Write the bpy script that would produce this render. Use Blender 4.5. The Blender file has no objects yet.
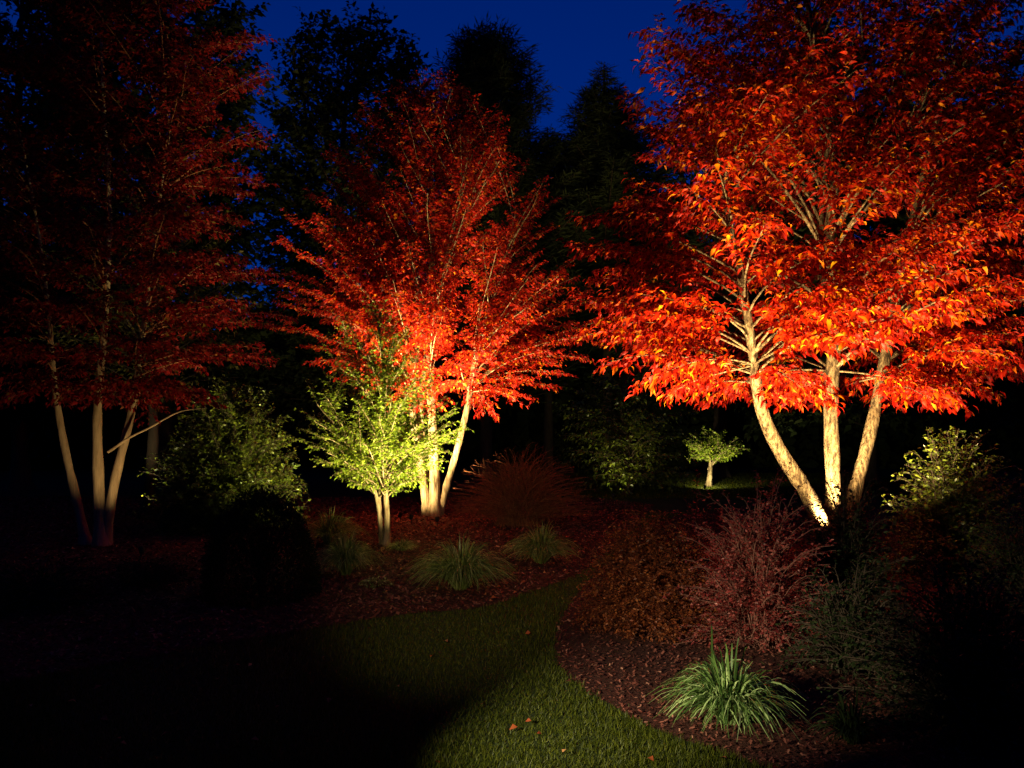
import bpy, math, random
import numpy as np
R = math.radians
sc = bpy.context.scene
COL = sc.collection
rng = np.random.default_rng(7)

# ------------------------------------------------------------ camera, sky, exposure
CAM_H, F, HZ = 1.7, 796.4, 425.0
PITCH = math.atan((HZ - 384) / F)
cd = bpy.data.cameras.new("camera"); cam = bpy.data.objects.new("camera", cd); COL.objects.link(cam)
cd.lens = 28; cd.sensor_width = 36; cd.clip_end = 2000; cd.clip_start = 0.05
cam.location = (0, 0, CAM_H); cam.rotation_euler = (R(90) + PITCH, 0, 0)
sc.camera = cam
w = bpy.data.worlds.new("World"); sc.world = w; w.use_nodes = True
nt = w.node_tree; bg = nt.nodes["Background"]
sky = nt.nodes.new("ShaderNodeTexSky"); sky.sky_type = 'NISHITA'; sky.sun_disc = False
sky.sun_elevation = R(2.0); sky.sun_rotation = R(180); sky.air_density = 1.0; sky.dust_density = 0.0; sky.ozone_density = 10.0
hs = nt.nodes.new("ShaderNodeMix"); hs.data_type = 'RGBA'; hs.blend_type = 'MULTIPLY'; hs.inputs[0].default_value = 1.0
hs.inputs[7].default_value = (1.0, 0.9, 0.95, 1)
nt.links.new(sky.outputs[0], hs.inputs[6]); nt.links.new(hs.outputs[2], bg.inputs[0])
bg.inputs[1].default_value = 0.15
sc.view_settings.view_transform = 'Standard'; sc.view_settings.look = 'None'
sc.view_settings.exposure = 0.0; sc.view_settings.gamma = 1.0
sc.cycles.use_denoising = True
sc.cycles.max_bounces = 5; sc.cycles.diffuse_bounces = 3; sc.cycles.transmission_bounces = 3; sc.cycles.glossy_bounces = 2
sc.cycles.sample_clamp_indirect = 4.0

def P(px, py, Y):
    """point at world depth Y that the pixel looks at"""
    cx, cz = (px - 512) / F, (384 - py) / F
    dy = math.cos(PITCH) - cz * math.sin(PITCH); dz = math.sin(PITCH) + cz * math.cos(PITCH)
    t = Y / dy
    return np.array([cx * t, Y, CAM_H + dz * t])
def G(px, py, z=0.0):
    cx, cz = (px - 512) / F, (384 - py) / F
    dy = math.cos(PITCH) - cz * math.sin(PITCH); dz = math.sin(PITCH) + cz * math.cos(PITCH)
    t = (z - CAM_H) / dz
    return np.array([cx * t, dy * t, z])

# ------------------------------------------------------------ lamps of the garden and added lights
def spot(pos, target, watts, cone=70, blend=0.6, col=(1.0, 0.74, 0.42), label=None, fixture=True, radius=0.035):
    pos = np.array(pos, float); target = np.array(target, float)
    d = target - pos; d /= np.linalg.norm(d)
    ld = bpy.data.lights.new("bulb", 'SPOT'); ld.energy = watts; ld.spot_size = R(cone); ld.spot_blend = blend
    ld.color = col; ld.shadow_soft_size = radius
    lo = bpy.data.objects.new("bulb", ld); COL.objects.link(lo)
    lo.location = pos + d * 0.02
    import mathutils
    lo.rotation_euler = mathutils.Vector(d).to_track_quat('-Z', 'Y').to_euler()
    if label: LAMPS.append((pos, d, label, lo))
LAMPS = []
WARM = (1.0, 0.70, 0.32)
# right maple: spots around its stems, the last added to brighten the crown
spot(P(806, 500, 8.15) * np.array([1, 1, 0]) + np.array([0, 0, 0.3]), P(820, 190, 10.3), 3700, 112, 0.7, WARM, "small black spotlight on the ground aimed up into the big maple on the right")
spot((2.1, 8.7, 0.25), P(705, 140, 9.9), 3000, 78, 0.7, WARM, "small black spotlight on the ground left of the big right maple's leaning stem")
spot((3.95, 10.1, 0.2), P(930, 90, 10.4), 2600, 72, 0.7, WARM, "small black spotlight on the ground right of the big right maple's stems")
# middle maple: ground spot, then added ones to brighten its top and foot
spot((-1.72, 13.75, 0.15), P(470, 270, 15.0), 4600, 100, 0.7, WARM, "small black spotlight on the ground in front of the middle maple")
spot((-1.25, 13.4, 0.15), P(432, 130, 15.0), 5500, 48, 0.8, WARM, "second small black spotlight added in front of the middle maple to brighten its top")
spot((-1.98, 14.25, 0.12), P(428, 440, 15.0), 480, 130, 0.9, WARM, "third small black spotlight at the foot of the middle maple's left stem")
# young green tree, then an added light washing the evergreen shrub
spot((-0.70, 9.65, 0.12), P(376, 365, 11.9), 2600, 84, 1.0, (1.0, 0.80, 0.36), "small black spotlight on the mulch right of the young green tree")
spot((-2.75, 12.1, 0.12), P(272, 430, 13.2), 380, 96, 0.9, (1.0, 0.86, 0.36), "small black spotlight added behind the pale grass to brighten the evergreen shrub")
# left maple
spot((-4.75, 10.3, 0.12), P(98, 340, 11.6), 120, 84, 0.8, WARM, "small black spotlight on the ground in front of the left maple")
# unseen stake lights added out of frame for lawn pool and grass mounds
spot((-1.7, 2.2, 1.3), G(722, 676), 1350, 35, 1.0, (1.0, 0.86, 0.55), "low black stake light added left of the viewer for an unseen lamp, aimed across the lawn at the strappy grass")
spot((-1.0, 0.8, 2.2), G(530, 552), 850, 33, 1.0, (1.0, 0.74, 0.42), "unseen spotlight on a tall black stake, added left of the viewer to brighten the fine grass mounds")
spot((2.3, 18.2, 0.12), P(628, 390, 19.6), 75, 110, 0.8, (1.0, 0.84, 0.4), "faint far black spotlight added to brighten the dark layered tree")  # added to lift the layered tree, its real source is unknown
spot((-6.6, 14.2, 0.12), P(150, 280, 15.5), 90, 100, 0.8, (1.0, 0.85, 0.45), "faint black spotlight added to brighten the olive tree behind the left maple")  # extra light added because the left maple's lamp hardly reaches this tree
# far little tree
spot(G(705, 491) + np.array([0, 0, 0.12]), P(711, 430, 22.1), 380, 128, 0.7, (1.0, 0.86, 0.45), "tiny far black spotlight at the foot of the small round tree")

# ------------------------------------------------------------ helpers
def nrm(v):
    return v / np.maximum(np.linalg.norm(v, axis=-1, keepdims=True), 1e-9)
def tag(o, label=None, cat=None, group=None, kind=None):
    for k, v in (("label", label), ("category", cat), ("group", group), ("kind", kind)):
        if v: o[k] = v
    return o
def empty(name, loc, label, cat, group=None):
    o = bpy.data.objects.new(name, None); COL.objects.link(o); o.location = tuple(loc); o.empty_display_size = 0.2
    return tag(o, label, cat, group)
def mesh_obj(name, verts, faces, mat, parent=None, smooth=False):
    """verts Nx3 array; faces list of int arrays (each MxK)"""
    me = bpy.data.meshes.new(name)
    verts = np.asarray(verts, np.float32)
    if parent is not None: verts = verts - np.array(parent.location, np.float32)
    faces = [np.asarray(f, np.int32) for f in faces if len(f)]
    loops = np.concatenate([f.ravel() for f in faces])
    tot = np.concatenate([np.full(len(f), f.shape[1], np.int32) for f in faces])
    st = np.concatenate([[0], np.cumsum(tot)[:-1]]).astype(np.int32)
    me.vertices.add(len(verts)); me.vertices.foreach_set("co", verts.ravel())
    me.loops.add(len(loops)); me.loops.foreach_set("vertex_index", loops)
    me.polygons.add(len(tot)); me.polygons.foreach_set("loop_start", st); me.polygons.foreach_set("loop_total", tot)
    if smooth: me.polygons.foreach_set("use_smooth", np.ones(len(tot), bool))
    me.update(calc_edges=True); me.materials.append(mat)
    o = bpy.data.objects.new(name, me); COL.objects.link(o)
    if parent is not None: o.parent = parent
    return o
class Tubes:
    def __init__(s): s.v = []; s.f = []; s.n = 0
    def add(s, pts, rad, k=5, cap=True):
        pts = np.asarray(pts, float); n = len(pts); rad = np.broadcast_to(rad, (n,))
        t = np.gradient(pts, axis=0); t = nrm(t)
        ref = np.array([0.31, 0.87, 0.12]) if abs(t[:, 2]).mean() > 0.6 else np.array([0.1, 0.05, 1.0])
        a = nrm(np.cross(t, ref)); b = np.cross(t, a)
        an = np.arange(k) * 2 * math.pi / k
        ring = pts[:, None] + rad[:, None, None] * (np.cos(an)[None, :, None] * a[:, None] + np.sin(an)[None, :, None] * b[:, None])
        s.v.append(ring.reshape(-1, 3))
        i = np.arange(n - 1)[:, None] * k + np.arange(k)[None]; j = np.arange(n - 1)[:, None] * k + (np.arange(k)[None] + 1) % k
        s.f.append(np.stack([i, j, j + k, i + k], -1).reshape(-1, 4) + s.n); s.n += n * k
    def build(s, name, mat, parent=None, smooth=True):
        return mesh_obj(name, np.concatenate(s.v), [np.concatenate(s.f)], mat, parent, smooth)
def cat_rom(pts, n):
    pts = np.asarray(pts, float); P_ = np.vstack([2 * pts[0] - pts[1], pts, 2 * pts[-1] - pts[-2]])
    u = np.linspace(0, len(pts) - 1 - 1e-6, n); i = u.astype(int); t = (u - i)[:, None]
    a, b, c, d = P_[i], P_[i + 1], P_[i + 2], P_[i + 3]
    return 0.5 * (2 * b + (c - a) * t + (2 * a - 5 * b + 4 * c - d) * t ** 2 + (3 * b - a - 3 * c + d) * t ** 3)
def bez(a, b, c, d, n):
    t = np.linspace(0, 1, n)[:, None]
    return (1 - t) ** 3 * a + 3 * (1 - t) ** 2 * t * b + 3 * (1 - t) * t * t * c + t ** 3 * d

class Leaves:
    """many small folded, bent leaves collected into one mesh"""
    def __init__(s, width=0.4, droop=0.25, fold=0.18): s.p = []; s.d = []; s.l = []; s.w = width; s.dr = droop; s.fo = fold; s.up = []
    def add(s, p, d, l, up=None):
        s.p.append(p); s.d.append(d); s.l.append(np.broadcast_to(l, (len(p),))); s.up.append(up if up is not None else np.tile([0, 0, 1.0], (len(p), 1)))
    def build(s, name, mat, parent=None, jit=0.5):
        p = np.concatenate(s.p); d = nrm(np.concatenate(s.d)); l = np.concatenate(s.l)[:, None]; up = np.concatenate(s.up)
        N = len(p)
        up = nrm(up + rng.normal(0, jit, (N, 3)))
        side = nrm(np.cross(d, up)); nn = np.cross(side, d)
        wv = l * s.w * 0.5 * rng.uniform(0.75, 1.2, (N, 1))
        base = p; M = p + d * l * 0.42 + nn * l * s.dr * 0.25
        f = nn * wv * s.fo * 2
        Lf = M + side * wv + f; Rt = M - side * wv + f
        M2 = p + d * l * 0.72 + nn * l * s.dr * 0.1; L2 = M2 + side * wv * 0.62 + f * .5; R2 = M2 - side * wv * 0.62 + f * .5
        T = p + d * l - nn * l * s.dr * 0.45
        if len(p) and s.w > 0.0 and getattr(s, "hi", False):
            V = np.stack([base, Lf, M, Rt, L2, M2, R2, T], 1).reshape(-1, 3); o = np.arange(N)[:, None] * 8
            tri = np.concatenate([o + [0, 2, 1], o + [0, 3, 2], o + [4, 5, 7], o + [5, 6, 7]]); q = np.concatenate([o + [1, 2, 5, 4], o + [2, 3, 6, 5]])
            return mesh_obj(name, V, [tri, q], mat, parent)
        V = np.stack([base, Lf, M, Rt, T], 1).reshape(-1, 3); o = np.arange(N)[:, None] * 5
        tri = np.concatenate([o + [0, 2, 1], o + [0, 3, 2], o + [1, 2, 4], o + [2, 3, 4]])
        return mesh_obj(name, V, [tri], mat, parent)

# ------------------------------------------------------------ materials
def ramp(nt, stops):
    r = nt.nodes.new("ShaderNodeValToRGB"); e = r.color_ramp.elements
    while len(e) < len(stops): e.new(0.5)
    for x, (p, c) in zip(e, stops): x.position = p; x.color = (*c, 1)
    return r
def leaf_mat(name, stops, trans=0.45, rough=0.45, spec=0.3, tmul=None):
    m = bpy.data.materials.new(name); m.use_nodes = True; nt = m.node_tree; nt.nodes.clear()
    out = nt.nodes.new("ShaderNodeOutputMaterial"); geo = nt.nodes.new("ShaderNodeNewGeometry")
    r = ramp(nt, stops); nt.links.new(geo.outputs["Random Per Island"], r.inputs[0])
    pb = nt.nodes.new("ShaderNodeBsdfPrincipled"); pb.inputs["Roughness"].default_value = rough; pb.inputs["Specular IOR Level"].default_value = spec
    tr = nt.nodes.new("ShaderNodeBsdfTranslucent"); mx = nt.nodes.new("ShaderNodeMixShader"); mx.inputs[0].default_value = trans
    nt.links.new(r.outputs[0], pb.inputs["Base Color"]); 
    if tmul:
        mu = nt.nodes.new("ShaderNodeMix"); mu.data_type = 'RGBA'; mu.blend_type = 'MULTIPLY'; mu.inputs[0].default_value = 1.0
        mu.inputs[7].default_value = (*tmul, 1); nt.links.new(r.outputs[0], mu.inputs[6]); nt.links.new(mu.outputs[2], tr.inputs[0])
    else: nt.links.new(r.outputs[0], tr.inputs[0])
    nt.links.new(pb.outputs[0], mx.inputs[1]); nt.links.new(tr.outputs[0], mx.inputs[2]); nt.links.new(mx.outputs[0], out.inputs[0])
    return m
def rough_mat(name, stops, scale, bump=0.4, stretch=(1, 1, 1), rough=0.9, scale2=None, dist=0.02):
    m = bpy.data.materials.new(name); m.use_nodes = True; nt = m.node_tree; b = nt.nodes["Principled BSDF"]
    tc = nt.nodes.new("ShaderNodeTexCoord"); mp = nt.nodes.new("ShaderNodeMapping"); mp.inputs["Scale"].default_value = stretch
    n = nt.nodes.new("ShaderNodeTexNoise"); n.inputs["Scale"].default_value = scale; n.inputs["Detail"].default_value = 8; n.inputs["Roughness"].default_value = 0.65
    nt.links.new(tc.outputs["Object"], mp.inputs[0]); nt.links.new(mp.outputs[0], n.inputs["Vector"])
    r = ramp(nt, stops); nt.links.new(n.outputs[0], r.inputs[0]); nt.links.new(r.outputs[0], b.inputs["Base Color"])
    bp = nt.nodes.new("ShaderNodeBump"); bp.inputs["Strength"].default_value = bump; bp.inputs["Distance"].default_value = dist
    nt.links.new(n.outputs[0], bp.inputs["Height"]); nt.links.new(bp.outputs[0], b.inputs["Normal"])
    b.inputs["Roughness"].default_value = rough; b.inputs["Specular IOR Level"].default_value = 0.2
    return m
M_red = leaf_mat("red_maple_leaf", [(0, (0.10, 0.002, 0.002)), (0.45, (0.28, 0.007, 0.003)), (0.80, (0.42, 0.020, 0.004)), (0.92, (0.52, 0.09, 0.004)), (1, (0.60, 0.22, 0.010))], 0.45, 0.5, 0.12, (1.2, 1.9, 1.0))
M_redB = leaf_mat("red_maple_leaf_middle", [(0, (0.12, 0.003, 0.003)), (0.5, (0.34, 0.010, 0.006)), (0.85, (0.44, 0.024, 0.007)), (1, (0.52, 0.14, 0.010))], 0.45, 0.5, 0.12, (1.2, 1.9, 1.0))
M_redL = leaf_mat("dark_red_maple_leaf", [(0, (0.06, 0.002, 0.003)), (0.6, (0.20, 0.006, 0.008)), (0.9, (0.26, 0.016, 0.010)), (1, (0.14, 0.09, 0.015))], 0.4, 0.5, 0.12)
M_olive = leaf_mat("olive_leaf", [(0, (0.06, 0.07, 0.012)), (0.6, (0.11, 0.11, 0.015)), (1, (0.17, 0.13, 0.02))], 0.35)
M_lime = leaf_mat("lime_leaf", [(0, (0.10, 0.17, 0.012)), (0.6, (0.19, 0.28, 0.02)), (1, (0.30, 0.36, 0.03))], 0.4)
M_green = leaf_mat("evergreen_leaf", [(0, (0.035, 0.055, 0.007)), (0.6, (0.085, 0.12, 0.012)), (1, (0.16, 0.19, 0.02))], 0.2, 0.35, 0.5)
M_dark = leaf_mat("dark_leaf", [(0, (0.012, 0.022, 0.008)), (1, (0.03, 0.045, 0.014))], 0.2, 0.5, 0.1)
M_black = leaf_mat("needle", [(0, (0.02, 0.03, 0.012)), (1, (0.035, 0.045, 0.018))], 0.1, 0.8, 0.0)
M_burg = leaf_mat("barberry_leaf", [(0, (0.12, 0.014, 0.016)), (0.6, (0.30, 0.04, 0.035)), (1, (0.46, 0.14, 0.11))], 0.3, 0.4, 0.4)
M_rust = leaf_mat("rust_leaf", [(0, (0.08, 0.02, 0.008)), (0.6, (0.22, 0.05, 0.016)), (1, (0.34, 0.11, 0.03))], 0.3)
M_bark = rough_mat("pale_bark", [(0.36, (0.06, 0.04, 0.02)), (0.48, (0.20, 0.15, 0.08)), (0.68, (0.38, 0.30, 0.18))], 14, 1.0, (1, 1, 0.2), dist=0.04)
M_barkR = rough_mat("mottled_bark", [(0.38, (0.025, 0.016, 0.007)), (0.47, (0.09, 0.06, 0.03)), (0.55, (0.15, 0.11, 0.055)), (0.68, (0.24, 0.18, 0.10))], 26, 1.0, (1, 1, 0.3), dist=0.06)
M_bark2 = rough_mat("tan_bark", [(0.3, (0.16, 0.11, 0.06)), (0.55, (0.34, 0.25, 0.14)), (0.8, (0.42, 0.32, 0.19))], 11, 0.9, (1, 1, 0.22))
M_barkd = rough_mat("dark_bark", [(0.3, (0.03, 0.022, 0.015)), (0.7, (0.07, 0.05, 0.035))], 8, 0.8, (1, 1, 0.2))
M_twig = rough_mat("red_twig", [(0.3, (0.04, 0.012, 0.007)), (0.7, (0.11, 0.034, 0.018))], 8, 0.2)
M_twigp = rough_mat('barberry_twig', [(0.3, (0.12, 0.045, 0.035)), (0.7, (0.26, 0.12, 0.09))], 8, 0.2)
M_twigb = rough_mat('brown_twig', [(0.3, (0.12, 0.045, 0.022)), (0.7, (0.26, 0.11, 0.05))], 8, 0.2)
M_blade = leaf_mat("grass_blade", [(0, (0.05, 0.08, 0.015)), (0.6, (0.15, 0.19, 0.05)), (1, (0.42, 0.40, 0.20))], 0.3, 0.4, 0.4)
M_bladeL = leaf_mat("fine_grass_blade", [(0, (0.04, 0.07, 0.012)), (0.5, (0.15, 0.22, 0.04)), (0.85, (0.30, 0.38, 0.11)), (1, (0.50, 0.46, 0.22))], 0.3, 0.35, 0.5)
M_strap = leaf_mat("strap_blade", [(0, (0.03, 0.07, 0.015)), (0.6, (0.13, 0.23, 0.05)), (1, (0.45, 0.58, 0.24))], 0.25, 0.3, 0.6)
M_lawn = leaf_mat("lawn_blade", [(0, (0.025, 0.036, 0.003)), (0.7, (0.065, 0.082, 0.005)), (1, (0.12, 0.13, 0.012))], 0.3, 0.5, 0.2)
M_chip = leaf_mat("bark_chip", [(0, (0.04, 0.014, 0.010)), (0.5, (0.12, 0.035, 0.025)), (0.9, (0.20, 0.07, 0.05)), (1, (0.34, 0.16, 0.11))], 0.0, 0.8, 0.1)
M_fallen = leaf_mat("fallen_leaf", [(0, (0.16, 0.02, 0.012)), (0.5, (0.30, 0.07, 0.02)), (1, (0.42, 0.22, 0.09))], 0.1, 0.6, 0.2)
M_soil = rough_mat("grass_soil", [(0.35, (0.015, 0.022, 0.006)), (0.7, (0.04, 0.06, 0.012))], 30, 0.6)
M_mulch = rough_mat("mulch", [(0.3, (0.018, 0.007, 0.005)), (0.6, (0.07, 0.022, 0.015)), (0.8, (0.13, 0.05, 0.035))], 45, 1.0)
M_metal = rough_mat("black_metal", [(0.3, (0.012, 0.012, 0.012)), (0.7, (0.02, 0.02, 0.02))], 20, 0.05, rough=0.5)
M_lens = bpy.data.materials.new("lamp_glass"); M_lens.use_nodes = True
_b = M_lens.node_tree.nodes["Principled BSDF"]; _b.inputs["Base Color"].default_value = (0.5, 0.45, 0.35, 1); _b.inputs["Roughness"].default_value = 0.2

# ------------------------------------------------------------ ground, beds, lawn
g = mesh_obj("ground", np.array([[-300, -60, 0], [300, -60, 0], [300, 500, 0], [-300, 500, 0]], float), [np.array([[0, 1, 2, 3]])], M_soil)
tag(g, kind="structure")
LEFT_EDGE = cat_rom([G(-900, 830)[:2].tolist() + [0], *[G(*q) for q in [(-300, 745), (0, 685), (201, 648), (310, 630), (405, 615), (481, 608), (532, 592), (572, 577), (600, 560), (622, 540), (634, 526)]]], 90)[:, :2]
RIGHT_EDGE = cat_rom([G(*q) for q in [(790, 775), (750, 764), (710, 750), (650, 727), (587, 691), (560, 668), (555, 640), (566, 610), (590, 580), (618, 556), (640, 536), (650, 526)]], 90)[:, :2]
L_POLY = np.vstack([LEFT_EDGE, [[3.0, 17.0], [2.0, 18.6], [-30, 19.5], [-34, 3.0]]])
R_POLY = np.vstack([RIGHT_EDGE, [[3.2, 15.2], [4.6, 16.2], [30, 16.5], [30, 2.2], [1.6, 2.2]]])
def inside(poly, x, y):
    c = np.zeros(len(x), bool); n = len(poly)
    for i in range(n):
        x1, y1 = poly[i]; x2, y2 = poly[(i + 1) % n]
        if y1 == y2: continue
        k = ((y1 > y) != (y2 > y)) & (x < (x2 - x1) * (y - y1) / (y2 - y1) + x1); c ^= k
    return c
def bed(name, poly):
    import bmesh
    bm = bmesh.new()
    vs = [bm.verts.new((x, y, 0.006)) for x, y in poly]; f = bm.faces.new(vs)
    if f.normal.z < 0: f.normal_flip()
    bmesh.ops.triangulate(bm, faces=[f])
    me = bpy.data.meshes.new(name); bm.to_mesh(me); bm.free(); me.materials.append(M_mulch)
    o = bpy.data.objects.new(name, me); COL.objects.link(o); tag(o, kind="structure")
bed("mulch_bed", L_POLY); bed("mulch_bed", R_POLY)

def tri_scatter(n, xr, yr, ok, power=1.0):
    u = rng.random(n); y = yr[0] + (yr[1] - yr[0]) * u ** power
    x = rng.uniform(-1, 1, n) * np.minimum(y * 0.72 + 0.4, 40); x = np.clip(x, xr[0], xr[1])
    k = ok(x, y); return x[k], y[k]
# grass blades
def rag(x, y): return x + .022 * np.sin(x * 31 + y * 17) + rng.normal(0, .014, len(x)), y + .022 * np.sin(y * 37 + x * 11) + rng.normal(0, .014, len(x))
def is_lawn(x, y): x, y = rag(x, y); return ~inside(L_POLY, x, y) & ~inside(R_POLY, x, y)
x, y = tri_scatter(520000, (-20, 12), (2.9, 15.5), is_lawn, 1.9)
N = len(x); h = rng.uniform(0.018, 0.042, N) * (1 + 0.25 * np.sin(x * 3 + y)); a = rng.uniform(0, 6.28, N); wd = 0.0022 + 0.0006 * y / 4
base = np.stack([x, y, np.zeros(N)], 1); sd = np.stack([np.cos(a) * wd, np.sin(a) * wd, np.zeros(N)], 1)
ln = np.stack([rng.normal(0, .012, N), rng.normal(0, .012, N), h], 1)
V = np.stack([base - sd, base + sd, base + ln], 1).reshape(-1, 3)
tag(mesh_obj("lawn_grass", V, [np.arange(N * 3).reshape(-1, 3)], M_lawn), "short dark green mown grass of the curving lawn path", "grass", kind="stuff")
x = rng.uniform(1.5, 12, 60000); y = rng.uniform(18.5, 28, 60000); k = ~inside(L_POLY, x, y); x, y = x[k], y[k]
N = len(x); a = rng.uniform(0, 6.28, N); base = np.stack([x, y, np.zeros(N)], 1); sd = np.stack([np.cos(a) * .012, np.sin(a) * .012, np.zeros(N)], 1)
ln = np.stack([rng.normal(0, .02, N), rng.normal(0, .02, N), rng.uniform(.03, .06, N)], 1)
V = np.stack([base - sd, base + sd, base + ln], 1).reshape(-1, 3)
tag(mesh_obj("far_lawn_grass", V, [np.arange(N * 3).reshape(-1, 3)], M_lawn), "distant lit grass around the foot of the small far tree", "grass", kind="stuff")
# bark chips
def chips(n, ok, yr, power, size, z0=0.008):
    x, y = tri_scatter(n, (-25, 12), yr, ok, power); N = len(x)
    c = np.stack([x, y, z0 + rng.uniform(0, 0.018, N)], 1); a = rng.uniform(0, 6.28, N)
    s1 = size * rng.uniform(0.5, 1.4, N) * (0.7 + y / 12); s2 = s1 * rng.uniform(0.25, 0.6, N)
    d = np.stack([np.cos(a), np.sin(a), rng.normal(0, .35, N)], 1) * s1[:, None]; e = np.stack([-np.sin(a), np.cos(a), rng.normal(0, .35, N)], 1) * s2[:, None]
    V = np.stack([c - d - e * .7, c + d * .8 - e, c + d + e * .6, c - d * .9 + e], 1).reshape(-1, 3)
    return V, np.arange(N * 4).reshape(-1, 4)
V, Fc = chips(150000, lambda x, y: inside(L_POLY, *rag(x, y)), (5, 19), 1.3, 0.014)
tag(mesh_obj("bark_mulch", V, [Fc], M_chip), "reddish bark mulch under the maples and grass clumps", "mulch", kind="stuff")
V, Fc = chips(150000, lambda x, y: inside(R_POLY, *rag(x, y)), (2.6, 16), 2.0, 0.010)
tag(mesh_obj("bark_mulch", V, [Fc], M_chip), "reddish bark mulch at the border right of the lawn", "mulch", kind="stuff")
# fallen leaves
lv = Leaves(0.7, 0.3)
x, y = tri_scatter(2600, (-20, 10), (4, 17), lambda x, y: inside(L_POLY, x, y), 1.0)
x2, y2 = tri_scatter(150, (-6, 5), (3.8, 12), is_lawn, 1.4)
x = np.r_[x, x2]; y = np.r_[y, y2]; N = len(x); a = rng.uniform(0, 6.28, N)
lv.add(np.stack([x, y, np.full(N, 0.035)], 1), np.stack([np.cos(a), np.sin(a), rng.normal(0, .2, N)], 1), rng.uniform(0.03, 0.06, N))
tag(lv.build("fallen_leaves", M_fallen, None, 0.35), "dry fallen red and tan leaves scattered on mulch and lawn", "fallen leaves", kind="stuff")

# ------------------------------------------------------------ plants
def spray(br, lv, tb, leafL, tw_len, tw_gap, lf_gap, t0=0.3, flat=0.25, droop=0.5, twig_r=0.004, rise=0.0, keep=1.0):
    """side twigs with leaves along the branch polyline br"""
    n = len(br); seg = np.linalg.norm(np.diff(br, axis=0), axis=1); cum = np.r_[0, np.cumsum(seg)]; Lb = cum[-1]
    s = Lb * t0; sg = 1 if rng.random() < .5 else -1
    while s < Lb:
        t = s / Lb; q = np.array([np.interp(s, cum, br[:, k]) for k in range(3)])
        i = min(int(np.searchsorted(cum, s)), n - 1); T = br[i] - br[i - 1]; T = T / (np.linalg.norm(T) + 1e-9)
        hp = np.cross(T, [0, 0, 1.0]); hn = np.linalg.norm(hp)
        hp = hp / hn if hn > 0.15 else nrm(rng.normal(0, 1, 3))
        ang = rng.normal(0, flat * 2.0); upv = np.cross(hp, T)
        lat = hp * math.cos(ang) * sg + upv * math.sin(ang)
        spread = rng.uniform(0.6, 1.0)
        d = T * rng.uniform(0.6, 0.9) + lat * spread; d[2] += rise; d /= np.linalg.norm(d)
        L = tw_len * (0.25 + 0.75 * (1 - t) ** 0.7) * rng.uniform(0.55, 1.15) * min(1, (t - t0) / 0.12 + 0.55)
        e = q + d * L; e[2] -= 0.12 * L * droop
        m_ = q + d * L * .5 + np.array([0, 0, 0.06 * L])
        tw = np.array([q, m_, e]); 
        if tb is not None: tb.add(tw, [twig_r, twig_r * .8, twig_r * .4], 3)
        if rng.random() < keep:
            k = 2 * max(2, int(L / lf_gap)); u = np.repeat(np.linspace(0.12, 1.0, k // 2), 2) + rng.normal(0, .02, k); u = np.clip(u, 0, 1)
            pp = (1 - u)[:, None] ** 2 * q + 2 * (u * (1 - u))[:, None] * m_ + (u ** 2)[:, None] * e
            sd2 = np.cross(d, [0, 0, 1.0]); sd2 = sd2 / (np.linalg.norm(sd2) + 1e-6)
            alt = np.where(np.arange(k) % 2 == 0, 1, -1)[:, None]
            dd = d[None] * rng.uniform(.3, 1.0, (k, 1)) + sd2[None] * alt * rng.uniform(.3, 1.0, (k, 1)) + rng.normal(0, .15, (k, 3))
            dd[:, 2] -= droop * rng.uniform(.3, 1.4, k)
            pp = pp + rng.normal(0, leafL * .22, (k, 3))
            lv.add(pp, dd, leafL * rng.uniform(0.45, 1.3, k))
        s += tw_gap * rng.uniform(.7, 1.3); sg = -sg

def interp_env(env, py):
    ys = [e[0] for e in env]
    return np.interp(py, ys, [e[1] for e in env]), np.interp(py, ys, [e[2] for e in env])

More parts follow.
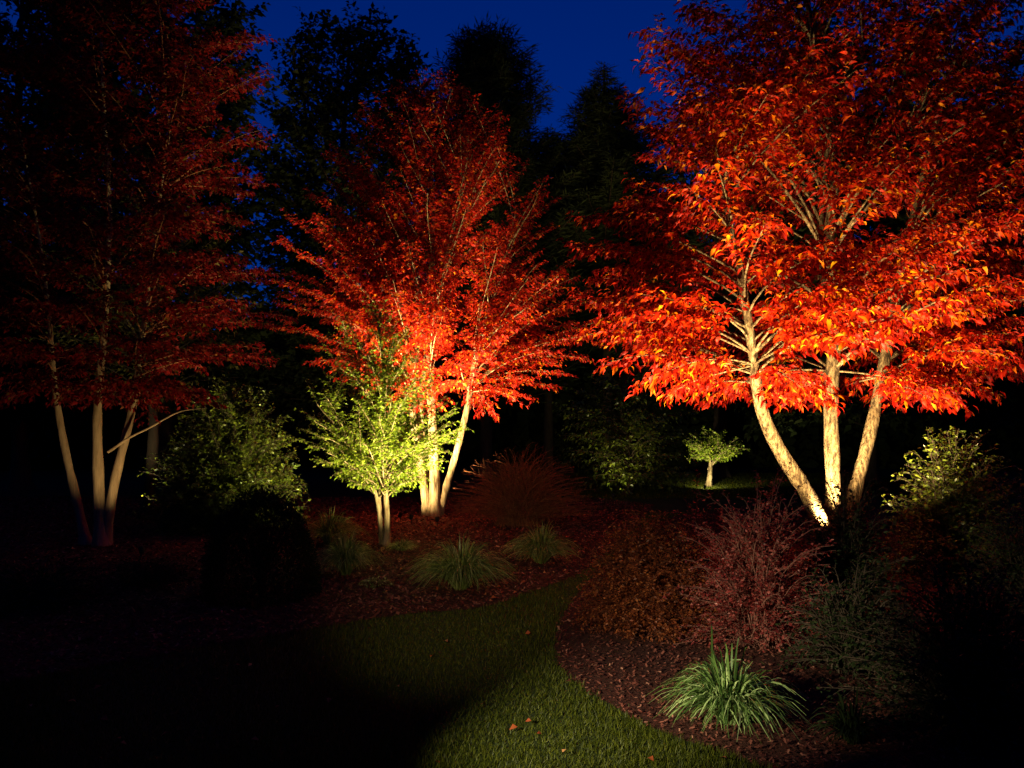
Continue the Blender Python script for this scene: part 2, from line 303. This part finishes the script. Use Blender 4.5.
def maple(name, label, cat, group, base, Y, stems, env, cpx, nbr, leafmat, leafL, barkmat, tw_len, tw_gap, lf_gap,
          zmin, seed, droop=0.6, leafw=0.42, hi=False, depth=0.85, rmain=0.03, lowslope=0.2, highslope=1.3, inner=0.4, extra=(), brmat=None, flat=0.28, wmin=0.0, tier=0, tjit=.2):
    global rng
    rng = np.random.default_rng(seed)
    root = empty(name, base, label, cat, group)
    polys = []
    for pts, r0, r1 in stems:
        c = cat_rom(pts, 36); n = len(c)
        c[:, 0] += 0.02 * np.sin(np.linspace(0, 9, n) + rng.uniform(0, 6)); c[:, 1] += 0.02 * np.sin(np.linspace(0, 8, n) + rng.uniform(0, 6))
        rr = np.linspace(r0, r1, n) * (1 + 0.05 * rng.normal(0, 1, n)); rr *= 1 + 0.55 * np.exp(-(c[:, 2] - c[0, 2]) / 0.16) * (c[0, 2] < .3)
        tb = Tubes(); tb.add(c, rr, 12); tb.build("trunk", barkmat, root); polys.append((c, rr))
    tb = Tubes(); tw = tb if barkmat is M_barkd or leafmat is M_lime else Tubes(); lv = Leaves(leafw, 0.35); lv.hi = hi
    top, bot = env[0][0], env[-1][0]
    widths = np.array([interp_env(env, p)[1] - interp_env(env, p)[0] for p in np.linspace(top, bot, 60)]); widths = np.maximum(widths, wmin * widths.max()); cdf = np.cumsum(widths); cdf = cdf / cdf[-1]
    golden = 2.39996; k0 = rng.uniform(0, 6)
    br_list = []
    for i in range(nbr):
        py = float(np.interp((i + .5 + rng.uniform(-.4, .4)) / nbr, cdf, np.linspace(top, bot, 60)))
        if tier: py = min(bot, tier * round(py / tier) + bot % tier + rng.normal(0, tier * tjit))
        l, r = interp_env(env, py)
        th = k0 + i * golden + rng.normal(0, .2)
        f = rng.uniform(0.82, 1.04) if rng.random() > inner else rng.uniform(0.35, 0.8)
        c = math.cos(th); cc = P(cpx, py, Y)
        rx = abs(P(r if c > 0 else l, py, Y)[0] - cc[0]); rd = 0.5 * (P(r, py, Y)[0] - P(l, py, Y)[0]) * depth
        tip = cc + np.array([c * rx * f, math.sin(th) * rd * f, 0])
        # keep the same picture height when the tip is nearer or farther
        tip[2] = CAM_H + (tip[2] - CAM_H) * (0.5 + 0.5 * tip[1] / Y)
        br_list.append((tip, (bot - py) / (bot - top)))
    for e in extra: br_list.append((P(*e[:3]), e[3]))
    for tip, u in br_list:
        slope = lowslope + (highslope - lowslope) * u
        best = None; zj = rng.uniform(0, .10) * (tip[2] - zmin + 4.0)
        for si, (c, rr) in enumerate(polys):
            hd = np.hypot(c[:, 0] - tip[0], c[:, 1] - tip[1]); want = tip[2] - slope * hd
            ok = (c[:, 2] > zmin + zj)
            if not ok.any(): continue
            cost = abs(c[:, 2] - want) + 0.35 * hd; cost[~ok] = 1e9; j = int(np.argmin(cost))
            if best is None or cost[j] < best[0]: best = (cost[j], c[j], rr[j])
        p0, r0 = best[1], best[2]; v = tip - p0; D = np.linalg.norm(v[:2]); 
        if D < .05: D = .05
        up = np.array([0, 0, 1.0]); hz = np.array([v[0], v[1], 0])
        wob = rng.normal(0, .06 * D, 3); wob[2] *= .5
        p1 = p0 + hz * 0.30 + up * (v[2] * 0.42 + 0.10 * D) + wob; p2 = p0 + v * 0.70 + up * 0.10 * D * (1 - u) + up * 0.02 * D - wob * .6
        n = 9; br = bez(p0, p1, p2, tip, n); LL = np.linalg.norm(v)
        tb.add(br, np.linspace(min(r0 * .5, rmain * (0.35 + LL / 5)), 0.003, n), 6)
        spray(br, lv, tw, leafL, tw_len * (0.6 + LL / 6), tw_gap, lf_gap, 0.28 if LL > 1.2 else 0.12, flat, droop, 0.0022, rise=0.25 * u)
    tb.build("branches", brmat or barkmat, root)
    if tw is not tb: tw.build("twigs", M_twig, root)
    lv.build("crown", leafmat, root, 0.6)
    return root

# --- the big maple on the right
Yr = 10.5
b = np.array([P(836, 560, Yr)[0], Yr, 0.0])
stR = [([b + [-.05, 0, 0], P(808, 498, Yr - .2), P(780, 450, Yr - .4), P(762, 405, Yr - .6), P(752, 350, Yr - .8), P(738, 270, Yr - .9), P(722, 190, Yr - 1.0)], 0.115, 0.035),
       ([b + [0, .08, 0], P(833, 490, Yr), P(829, 405, Yr), P(834, 320, Yr), P(830, 240, Yr), P(836, 160, Yr), P(815, 60, Yr), P(800, -50, Yr)], 0.115, 0.03),
       ([b + [.1, .05, 0], P(855, 490, Yr + .1), P(870, 425, Yr + .2), P(888, 340, Yr + .4), P(905, 260, Yr + .5), P(925, 170, Yr + .6), P(950, 60, Yr + .6)], 0.10, 0.03),
       ([P(832, 230, Yr), P(862, 185, Yr - .2), P(895, 150, Yr - .3), P(925, 100, Yr - .4)], 0.05, 0.02),
       ([P(829, 330, Yr + .05), P(822, 240, Yr + .3), P(826, 150, Yr + .5), P(850, 40, Yr + .6)], 0.06, 0.02)]
envR = [(-150, 760, 900), (-60, 680, 980), (0, 645, 1060), (80, 615, 1085), (160, 595, 1090), (240, 570, 1095), (300, 552, 1090), (345, 565, 1080), (376, 605, 1075), (392, 660, 1030), (402, 710, 980)]
maple("maple_tree", "largest red maple, brightly lit, with three pale stems on the right side", "tree", "red maples lit from below", b, Yr, stR, envR, 830, 225,
      M_red, 0.12, M_barkR, 0.78, 0.080, 0.040, P(0, 400, Yr)[2], 11, droop=0.75, leafw=0.36, hi=True, rmain=.024, flat=.13, highslope=1.0, lowslope=.12, tier=54, tjit=.32,
      extra=[(572, 300, 9.8, .2), (585, 335, 9.6, .1), (610, 362, 9.5, .08), (640, 385, 9.7, .05), (600, 320, 10.8, .15), (665, 398, 9.6, .03), (1000, 395, 9.8, .04), (1030, 375, 9.6, .06), (960, 402, 9.7, .03)])
# --- the middle maple
Ym = 15.0
b = np.array([P(432, 515, Ym)[0], Ym, 0.0])
stM = [([b + [-.1, 0, 0], P(424, 480, Ym), P(413, 405, Ym), P(418, 330, Ym), P(410, 260, Ym), P(385, 190, Ym)], 0.085, 0.025),
       ([b + [.02, 0, 0], P(434, 470, Ym), P(432, 400, Ym), P(428, 320, Ym), P(432, 250, Ym), P(430, 180, Ym), P(420, 110, Ym)], 0.10, 0.025),
       ([b + [.12, .1, 0], P(448, 480, Ym), P(466, 410, Ym + .1), P(478, 350, Ym + .2), P(500, 280, Ym + .3), P(515, 210, Ym + .3)], 0.08, 0.02),
       ([b + [-.05, .2, 0], P(426, 470, Ym + .3), P(422, 390, Ym + .4), P(436, 300, Ym + .5), P(455, 230, Ym + .5), P(470, 150, Ym + .5)], 0.075, 0.02),
       ([P(430, 330, Ym), P(440, 280, Ym - .2), P(452, 240, Ym - .3), P(475, 190, Ym - .4)], 0.05, 0.02)]
envM = [(78, 395, 460), (115, 352, 505), (155, 318, 535), (200, 300, 560), (250, 278, 588), (300, 262, 612), (335, 272, 612), (370, 315, 595), (400, 375, 560), (418, 400, 490)]
maple("maple_tree", "middle red maple glowing orange at its heart, behind the young green tree", "tree", "red maples lit from below", b, Ym, stM, envM, 432, 270,
      M_redB, 0.082, M_bark, 0.66, 0.078, 0.033, P(0, 400, Ym)[2], 22, droop=0.6, leafw=0.48, rmain=.018, flat=.14, wmin=.7, highslope=1.5)
# --- the left maple
Yl = 11.3
b = np.array([P(101, 545, Yl)[0], Yl, 0.0])
stL = [([b + [0, 0, 0], P(100, 470, Yl), P(99, 400, Yl), P(103, 320, Yl), P(108, 210, Yl + .3), P(105, 100, Yl + .4), P(100, -60, Yl + .4)], 0.085, 0.012),
       ([b + [.05, .05, 0], P(116, 480, Yl), P(131, 410, Yl + .1), P(140, 350, Yl + .2), P(150, 280, Yl + .3), P(165, 170, Yl + .5), P(180, 60, Yl + .5)], 0.075, 0.01),
       ([b + [-.28, .1, 0], P(66, 460, Yl), P(57, 390, Yl), P(50, 320, Yl + .1), P(38, 240, Yl + .3), P(20, 130, Yl + .4)], 0.065, 0.01),
       ([P(107, 452, Yl), P(125, 440, Yl - .1), P(150, 428, Yl - .2), P(178, 412, Yl - .3), P(206, 408, Yl - .4)], 0.022, 0.006)]
envL = [(-170, 20, 190), (-60, -60, 230), (20, -100, 255), (100, -120, 275), (180, -130, 280), (260, -130, 290), (320, -110, 290), (355, -60, 265), (385, -10, 235), (402, 20, 200)]
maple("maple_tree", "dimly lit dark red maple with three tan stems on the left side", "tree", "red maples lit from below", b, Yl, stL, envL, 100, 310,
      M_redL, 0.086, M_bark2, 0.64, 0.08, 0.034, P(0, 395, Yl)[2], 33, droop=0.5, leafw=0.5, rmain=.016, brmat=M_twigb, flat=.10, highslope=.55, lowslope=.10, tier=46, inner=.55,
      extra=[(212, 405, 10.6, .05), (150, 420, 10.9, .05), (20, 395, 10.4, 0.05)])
# --- the young green tree
Yg = 11.35
b = np.array([P(384, 550, Yg)[0], Yg, 0.0])
stG = [([b + [.01, 0, 0], P(386, 500, Yg), P(385, 440, Yg), P(383, 380, Yg), P(378, 320, Yg)], 0.045, 0.012),
       ([b + [-.03, .02, 0], P(379, 505, Yg), P(366, 470, Yg + .1), P(340, 430, Yg + .1), P(318, 405, Yg + .1)], 0.032, 0.01),
       ([b + [-.01, .05, 0], P(379, 490, Yg + .1), P(376, 450, Yg + .2), P(362, 400, Yg + .3), P(358, 350, Yg + .3)], 0.03, 0.01)]
envG = [(300, 350, 376), (330, 322, 412), (365, 310, 430), (400, 300, 452), (430, 288, 474), (455, 298, 470), (478, 335, 445), (490, 355, 420)]
maple("young_tree", "young small tree with bright yellow green leaves in front of the middle maple", "tree", None, b, Yg, stG, envG, 384, 190,
      M_lime, 0.044, M_bark, 0.36, 0.048, 0.026, P(0, 505, Yg)[2], 44, droop=0.35, leafw=0.62, rmain=0.018, lowslope=0.45, highslope=1.4)
# --- olive leaved tree behind the left maple
Yo = 15.5
b = np.array([P(150, 500, Yo)[0], Yo, 0.0])
maple("leafy_tree", "olive green leafy tree showing dimly through the left maple", "tree", "dim green trees behind the maples", b, Yo,
      [([b, P(152, 420, Yo), P(148, 330, Yo), P(155, 200, Yo)], .12, .03)], [(150, 90, 210), (220, 40, 250), (300, 10, 270), (360, 40, 250), (395, 90, 210)], 150, 70,
      M_olive, 0.10, M_barkd, 0.5, 0.12, 0.06, P(0, 420, Yo)[2], 55, droop=0.5, leafw=0.55)
# --- layered dark green tree in the gap
Yd = 19.5
b = np.array([P(628, 492, Yd)[0], Yd, 0.0])
maple("layered_tree", "dark green tree with flat layered branches between the middle and right maples", "tree", "dim green trees behind the maples", b, Yd,
      [([b, P(630, 450, Yd), P(622, 400, Yd), P(630, 370, Yd)], .10, .03)], [(365, 590, 650), (385, 565, 690), (410, 550, 700), (440, 550, 705), (492, 575, 690)], 628, 150,
      M_green, 0.11, M_barkd, 0.5, 0.12, 0.06, P(0, 486, Yd)[2], 66, droop=0.5, leafw=0.55, lowslope=0.05, highslope=0.5)
# --- small far lit tree
b = G(709, 487)
Yf = b[1]
maple("small_tree", "tiny far round green tree lit from its foot on a patch of lawn", "tree", None, b, Yf,
      [([b, P(709, 475, Yf), P(711, 460, Yf), P(706, 445, Yf)], .075, .03), ([P(709, 470, Yf), P(716, 458, Yf), P(722, 446, Yf)], .045, .02)],
      [(428, 696, 722), (438, 684, 740), (450, 680, 747), (460, 688, 742)], 712, 90,
      M_lime, 0.07, M_bark, 0.28, 0.07, 0.04, P(0, 466, Yf)[2], 77, droop=0.4, leafw=0.6, rmain=0.02, lowslope=.5, highslope=1.0)

def shrub(name, label, cat, group, px, py_top, half_px, Y, leafmat, leafL, nbr, tw_len, tw_gap, lf_gap, seed, twigmat, depth=1.0, droop=0.2, leafw=0.5, spiky=0.2, drop=0.0, r=0.008, low=0.0, basepx=None, keep=1.0, t0=0.3, zbot=0.0, flat=0.9):
    """mound of stems rising from a base and leafing out towards a rounded outline"""
    global rng
    rng = np.random.default_rng(seed)
    top = P(px, py_top, Y)[2]; rx = half_px / F * Y; x0 = P(px, 500, Y)[0]; bx = x0 if basepx is None else P(basepx, 500, Y)[0]
    root = empty(name, (bx, Y, 0), label, cat, group); tb = Tubes(); lv = Leaves(leafw, 0.2)
    for i in range(nbr):
        th = i * 2.39996 + rng.normal(0, .2); el = math.acos(1 - (i + .5) / nbr * (1 - low)); 
        s = math.sin(el); k = rng.uniform(1 - spiky, 1 + spiky * .6) if rng.random() > .3 else rng.uniform(.5, .9)
        tip = np.array([x0 + rx * s * math.cos(th) * k, Y + rx * depth * s * math.sin(th) * k, max(zbot + .05, zbot + (top - zbot) * math.cos(el) * k - drop * s)])
        p0 = np.array([bx + rng.normal(0, .12 * rx), Y + rng.normal(0, .12 * rx), 0.0])
        v = tip - p0; br = bez(p0, p0 + [v[0] * .15, v[1] * .15, v[2] * .55 + .05], p0 + [v[0] * .6, v[1] * .6, v[2] * .95 + .04], tip, 8)
        tb.add(br, np.linspace(r, r * .3, 8), 4)
        if keep > 0: spray(br, lv, tb, leafL, tw_len, tw_gap, lf_gap, t0, flat, droop, r * .35, rise=.1, keep=keep)
    tb.build("stems", twigmat, root)
    if keep > 0: lv.build("foliage", leafmat, root, 0.7)
    return root
# big evergreen left of the young tree
shrub("evergreen_shrub", "tall rounded evergreen shrub lit on its right side, left of the young green tree", "shrub", None, 232, 384, 72, 13.2, M_green, 0.06, 420, 0.36, 0.055, 0.035, 1, M_barkd, r=0.012, t0=.35, depth=.9, leafw=.6, low=-.25, spiky=.12)
shrub("leafy_shrub", "leafy green shrub in the dark left of the tall evergreen one", "shrub", None, 185, 425, 45, 14.8, M_green, 0.07, 80, 0.35, 0.1, 0.06, 91, M_barkd, r=0.012, t0=.35, leafw=.5, low=-.25)
# rust coloured mound and barberry on the right border
shrub("mounded_shrub", "rounded rust brown leafy mound at the bend of the lawn", "shrub", None, 650, 516, 72, 6.8, M_rust, 0.027, 560, 0.2, 0.04, 0.018, 2, M_twig, r=0.005, spiky=.12, t0=.4, low=0)
shrub("barberry_bush", "burgundy barberry with arching stems behind the strappy grass clump", "shrub", None, 752, 474, 82, 6.3, M_burg, 0.026, 230, 0.17, 0.045, 0.018, 3, M_twigp, droop=.15, spiky=.3, r=0.006, t0=.3, leafw=.6, basepx=755, depth=.8)
shrub("wispy_shrub", "thin upright burgundy shoots rising behind the rust brown mound", "shrub", None, 692, 478, 26, 7.6, M_burg, 0.035, 22, 0.10, 0.06, 0.03, 4, M_twig, droop=.1, spiky=.25, r=0.005, t0=.2, depth=1)
# bare twiggy shrub
shrub("twiggy_shrub", "broad bare red brown twiggy shrub right of the middle maple's stems", "shrub", None, 520, 450, 76, 13.6, M_twig, 0.03, 620, 0.34, 0.14, 0.2, 5, M_twigb, spiky=.2, r=0.006, t0=.4, depth=.7, leafw=.2, low=.15)
# dark rounded shrubs on the right
shrub("leafy_shrub", "green leafy shrub catching light at the right edge behind the dark bushes", "shrub", None, 955, 428, 70, 9.0, M_green, 0.05, 340, 0.24, 0.06, 0.04, 6, M_barkd, t0=.4, leafw=.55, low=-.2, spiky=.12, droop=.1)
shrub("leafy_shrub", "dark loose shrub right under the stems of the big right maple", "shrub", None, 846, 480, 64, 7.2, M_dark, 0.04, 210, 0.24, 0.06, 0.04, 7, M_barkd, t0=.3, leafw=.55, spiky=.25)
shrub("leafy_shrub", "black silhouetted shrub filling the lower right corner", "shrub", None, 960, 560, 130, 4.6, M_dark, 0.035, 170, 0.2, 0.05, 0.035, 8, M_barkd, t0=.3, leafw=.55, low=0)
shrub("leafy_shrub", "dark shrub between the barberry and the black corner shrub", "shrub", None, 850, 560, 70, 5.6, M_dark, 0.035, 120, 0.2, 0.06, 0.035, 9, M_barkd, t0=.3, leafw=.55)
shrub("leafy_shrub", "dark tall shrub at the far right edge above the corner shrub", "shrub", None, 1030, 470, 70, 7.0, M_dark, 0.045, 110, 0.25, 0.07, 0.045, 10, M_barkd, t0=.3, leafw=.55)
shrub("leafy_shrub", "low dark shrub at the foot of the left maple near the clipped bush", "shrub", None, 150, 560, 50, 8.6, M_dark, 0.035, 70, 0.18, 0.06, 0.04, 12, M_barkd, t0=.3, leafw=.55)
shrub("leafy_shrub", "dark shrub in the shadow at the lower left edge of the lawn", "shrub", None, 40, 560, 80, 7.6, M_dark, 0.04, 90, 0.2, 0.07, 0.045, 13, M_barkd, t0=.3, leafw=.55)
shrub("low_plant", "small low tan leaved plant on the mulch left of the large grass clump", "plant", None, 375, 585, 16, 8.4, M_blade, 0.03, 36, 0.06, 0.03, 0.02, 14, M_twig, t0=.3, leafw=.5)

def clipped(px, py_top, half, Y, seed):
    global rng
    rng = np.random.default_rng(seed)
    x0 = P(px, 500, Y)[0]; top = P(px, py_top, Y)[2]; rx = half / F * Y
    root = empty("clipped_bush", (x0, Y, 0), "black rounded clipped bush in front of the evergreen shrub", "bush")
    N = 26000; u = rng.random(N); th = rng.uniform(0, 6.283, N); z = u * 1.0; s = (1 - z ** 2.1) ** (1 / 2.1)
    k = rng.uniform(.86, 1.0, N) * (1 + .03 * np.sin(th * 5 + z * 6) + .03 * np.sin(th * 9 + 3 * z))
    d = np.stack([s * np.cos(th), s * np.sin(th), z], 1)
    p = np.stack([x0 + d[:, 0] * rx * k, Y + d[:, 1] * rx * k, top * np.clip(z * k, 0, 1.05)], 1)
    lv = Leaves(0.55, .2); lv.add(p, nrm(d + rng.normal(0, .7, (N, 3))), rng.uniform(.018, .034, N)); 
    tb = Tubes()
    for i in range(26):
        a = i * 2.4; e = np.array([x0 + rx * .8 * math.cos(a) * math.sqrt((i + 1) / 26), Y + rx * .8 * math.sin(a) * math.sqrt((i + 1) / 26), top * .75])
        tb.add(bez(np.array([x0, Y, 0.]), np.array([x0, Y, .25]), (e + [x0, Y, .3]) / 2, e, 6), np.linspace(.015, .004, 6), 5)
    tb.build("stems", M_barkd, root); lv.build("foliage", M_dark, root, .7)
clipped(262, 489, 55, 8.0, 5)

def blades(name, label, px, py_base, half, h, mat, n, seed, width=0.004, group=None, lean=1.0, early=.75, basew=.12, ctr=1.3):
    global rng
    rng = np.random.default_rng(seed)
    b = G(px, py_base); Rr = half / F * b[1]
    K = 7; a = rng.uniform(0, 6.283, n); L = rng.uniform(.55, 1.08, n); hv = rng.uniform(.35, 1.0, n); q = np.sqrt(rng.random(n))
    t = np.linspace(0, 1, K)[None]
    out = Rr * (0.10 + (.98 - basew * .6) * q)[:, None] * L[:, None]
    rad = out * (early * t + (1 - early) * t ** 1.9) * lean + basew * Rr * np.sqrt(rng.random((n, 1)))
    hh = h * np.sqrt(L * hv)[:, None] * (ctr - .38 * (ctr - .3) * q[:, None]); z = hh * (1.9 * t - (0.85 + .75 * q[:, None] * lean) * t ** 2.2); z = np.maximum(z, 0.01)
    wv = width * rng.uniform(.7, 1.3, (n, 1)) * np.clip(1.15 - t ** 2.2, .08, 1)
    tw = a[:, None] + rng.normal(0, .25, (n, 1)) * t
    c = np.stack([b[0] + rad * np.cos(tw), b[1] + rad * np.sin(tw), z], -1)
    sa = a + rng.normal(0, .6, n); sd = np.stack([-np.sin(sa), np.cos(sa), rng.normal(0, .35, n)], 1)[:, None] * wv[..., None]
    V = np.stack([c - sd, c + sd], 2).reshape(-1, 3)
    o = (np.arange(n)[:, None] * K + np.arange(K - 1)[None]) * 2
    Fq = np.stack([o, o + 1, o + 3, o + 2], -1).reshape(-1, 4)
    ob = mesh_obj(name, V, [Fq], mat, None, True); 
    me = ob.data; co = np.empty(len(me.vertices) * 3, np.float32); me.vertices.foreach_get("co", co); co = co.reshape(-1, 3) - np.array([b[0], b[1], 0], np.float32)
    me.vertices.foreach_set("co", co.ravel()); ob.location = (b[0], b[1], 0)
    return tag(ob, label, "ornamental grass", group)
GG = "mounds of fine ornamental grass on the mulch"
blades("ornamental_grass", "largest fine grass mound, centre of the mulch near the lawn edge", 461, 590, 60, .54, M_bladeL, 1500, 1, .0036, GG, early=.8, basew=.10, )
blades("ornamental_grass", "fine grass mound right of and behind the largest one", 541, 564, 42, .48, M_bladeL, 1200, 2, .0036, GG, early=.8, basew=.10, )
blades("ornamental_grass", "tan tipped grass mound left of the young green tree", 346, 576, 37, .50, M_bladeL, 1000, 3, .0034, GG, early=.8, basew=.10, )
blades("ornamental_grass", "pale grass mound farther back behind the tan tipped one", 330, 545, 40, .48, M_bladeL, 900, 4, .0036, GG, early=.8, basew=.10, )
blades("ornamental_grass", "faint small grass tuft at the right foot of the young green tree", 402, 552, 22, .18, M_blade, 400, 6, .0032, GG)
blades("strappy_grass", "strappy bright green grass clump lit at the right edge of the lawn", 730, 724, 76, .46, M_strap, 760, 7, .0058, early=.85, basew=.12, ctr=1.05)
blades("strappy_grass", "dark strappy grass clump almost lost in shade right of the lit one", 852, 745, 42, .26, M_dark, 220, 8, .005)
ob = blades("strappy_grass", "few tall upright blades standing out of the lit strappy clump", 712, 706, 44, .62, M_strap, 7, 12, .008, early=.6, basew=.05)

# ------------------------------------------------------------ dark background trees
def conifer(label, px, py_top, half_px, Y, seed, group="dark conifers against the blue dusk sky", tilt=-.1, dens=1.0, power=0.9, name="conifer_tree", zb=1.0, leaf=.30, w=.13):
    global rng
    rng = np.random.default_rng(seed)
    top = P(px, py_top, Y)[2]; rx = half_px / F * Y; x0 = P(px, 400, Y)[0]
    root = empty(name, (x0, Y, 0), label, "tree", group)
    tb = Tubes(); tb.add(np.array([[x0, Y, 0], [x0 + .05, Y, top * .5], [x0, Y, top]]), [.22, .12, .02], 8); tb.build("trunk", M_barkd, root)
    tb = Tubes(); lv = Leaves(w, 0.1)
    nb = int(dens * (top - zb) * 22); 
    for i in range(nb):
        u = (i + rng.random()) / nb; z = zb + (top - zb) * u; Rb = rx * (1 - u) ** power * rng.uniform(.6, 1.12) + .1
        th = i * 2.39996 + rng.normal(0, .2)
        e = np.array([math.cos(th) * Rb, math.sin(th) * Rb, tilt * Rb + .12 * Rb * rng.normal()])
        p0 = np.array([x0, Y, z]); br = bez(p0, p0 + e * .3 + [0, 0, -.02], p0 + e * .7 + [0, 0, -.05 * Rb], p0 + e + [0, 0, .08 * Rb], 6)
        tb.add(br, np.linspace(.03, .008, 6), 4)
        spray(br, lv, None, leaf, .75 * min(1, Rb / 1.2) + .1, .10, .05, .12, .35, .05)
    tb.build("branches", M_barkd, root); lv.build("crown", M_black, root, .6)
conifer("pointed dark spruce seen between the middle and right maples", 606, 66, 190, 29, 1, power=1.05, dens=1.7, zb=5.0)
conifer("dark bushy pine top just right of the middle maple's peak", 486, 42, 105, 26, 2, tilt=.4, power=.42, dens=1.5, zb=2.5)
conifer("small dark spruce tip low between the bushy pine and the pointed spruce", 548, 128, 150, 32, 3, power=1.0, dens=1.5, zb=4.5)
def dark_tree(label, px, Y, env, nbr, seed, leafL=.22, tw=1.1, keepz=430, name="dark_tree"):
    b = np.array([P(px, 470, Y)[0], Y, 0.])
    top = env[0][0]
    st = [([b, P(px, 380, Y), P(px - 4, (top + 380) / 2, Y), P(px + 4, top + 30, Y)], .25, .04),
          ([P(px, 360, Y), P(px - 30, (top + 330) / 2, Y + .5), P(px - 45, top + 60, Y + .5)], .12, .03),
          ([P(px, 330, Y), P(px + 25, (top + 300) / 2, Y - .5), P(px + 50, top + 70, Y - .5)], .12, .03)]
    return maple(name, label, "tree", "dark leafy trees behind the maples", b, Y, st, env, px, int(nbr * 1.9), M_black, leafL, M_barkd, tw, .15, .085, P(0, keepz, Y)[2], seed, droop=.3, leafw=.55, inner=.25, rmain=.05)
dark_tree("airy dark pine like tree behind and left of the middle maple", 345, 24, [(14, 310, 385), (50, 276, 425), (100, 262, 440), (170, 250, 440), (260, 245, 440), (350, 245, 450), (430, 250, 440)], 150, 101)
dark_tree("dark tall tree behind the left maple rising to the top edge", 165, 22, [(-140, 100, 200), (-40, 60, 240), (60, 40, 262), (180, 40, 270), (300, 40, 270), (420, 60, 260)], 140, 102, leafL=.25)
dark_tree("dark tree in the far left corner beside the left maple", 20, 21, [(-60, -40, 60), (30, -90, 95), (150, -110, 110), (300, -110, 110), (430, -80, 100)], 110, 103, leafL=.25)
dark_tree("dark tree behind the crown of the big right maple", 870, 24, [(10, 780, 930), (90, 720, 990), (200, 700, 1020), (320, 700, 1030), (430, 720, 1010)], 120, 104, leafL=.25)
dark_tree("dark tree behind the left half of the big right maple", 720, 26, [(90, 680, 760), (160, 650, 790), (260, 640, 800), (400, 640, 800)], 80, 105)
dark_tree("dark tree at the far right edge behind the maple", 1040, 22, [(60, 990, 1090), (150, 950, 1130), (300, 940, 1140), (430, 960, 1120)], 90, 106)
# far wood: one dark mass closing the horizon
rng = np.random.default_rng(9)
lv = Leaves(.8, .1)
N = 90000; ang = rng.uniform(-1.05, 1.05, N); rad = rng.uniform(33, 39, N)
hm = 6.3 + 1.0 * np.sin(ang * 11) + .7 * np.sin(ang * 29 + 1) + .4 * np.sin(ang * 67)
lv.add(np.stack([np.sin(ang) * rad * 1.25, np.cos(ang) * rad * .9 + 3, rng.random(N) * hm], 1), nrm(rng.normal(0, 1, (N, 3))), rng.uniform(.35, .8, N))
# unseen wood added round the sides and behind the viewer to block sky light
N = 60000; ang = rng.uniform(1.0, 2 * math.pi - 1.0, N); rad = rng.uniform(21, 26, N)
hm = 14 + 1.6 * np.sin(ang * 9) + 1.0 * np.sin(ang * 23)
lv.add(np.stack([np.sin(ang) * rad, np.cos(ang) * rad * .8, rng.random(N) * hm], 1), nrm(rng.normal(0, 1, (N, 3))), rng.uniform(.6, 1.4, N))
tag(lv.build("distant_woodland", M_black, None, 1.0), "black far woodland closing the garden behind all the trees, with an unseen part added round the viewer", "woodland", kind="stuff")

# ------------------------------------------------------------ lamp fixtures
for pos, d, label, lo in LAMPS:
    root = empty("garden_spotlight", (pos[0], pos[1], 0), label, "garden light", "small spotlights lighting the trees")
    tb = Tubes(); tb.add(np.array([[pos[0], pos[1], 0], [pos[0], pos[1], max(pos[2] - .03, .02)]]), .008, 8); tb.build("stake", M_metal, root)
    tb = Tubes(); tb.add(np.array([pos - d * .07, pos - d * .06, pos - d * .01, pos + d * .012]), [.012, .03, .036, .038], 16); tb.build("housing", M_metal, root)
    tb = Tubes(); tb.add(np.array([pos - d * .012, pos - d * .008]), [.034, .001], 16); tb.build("lens", M_lens, root)
    lo.parent = root; lo.location = tuple(np.array(lo.location) - np.array(root.location))
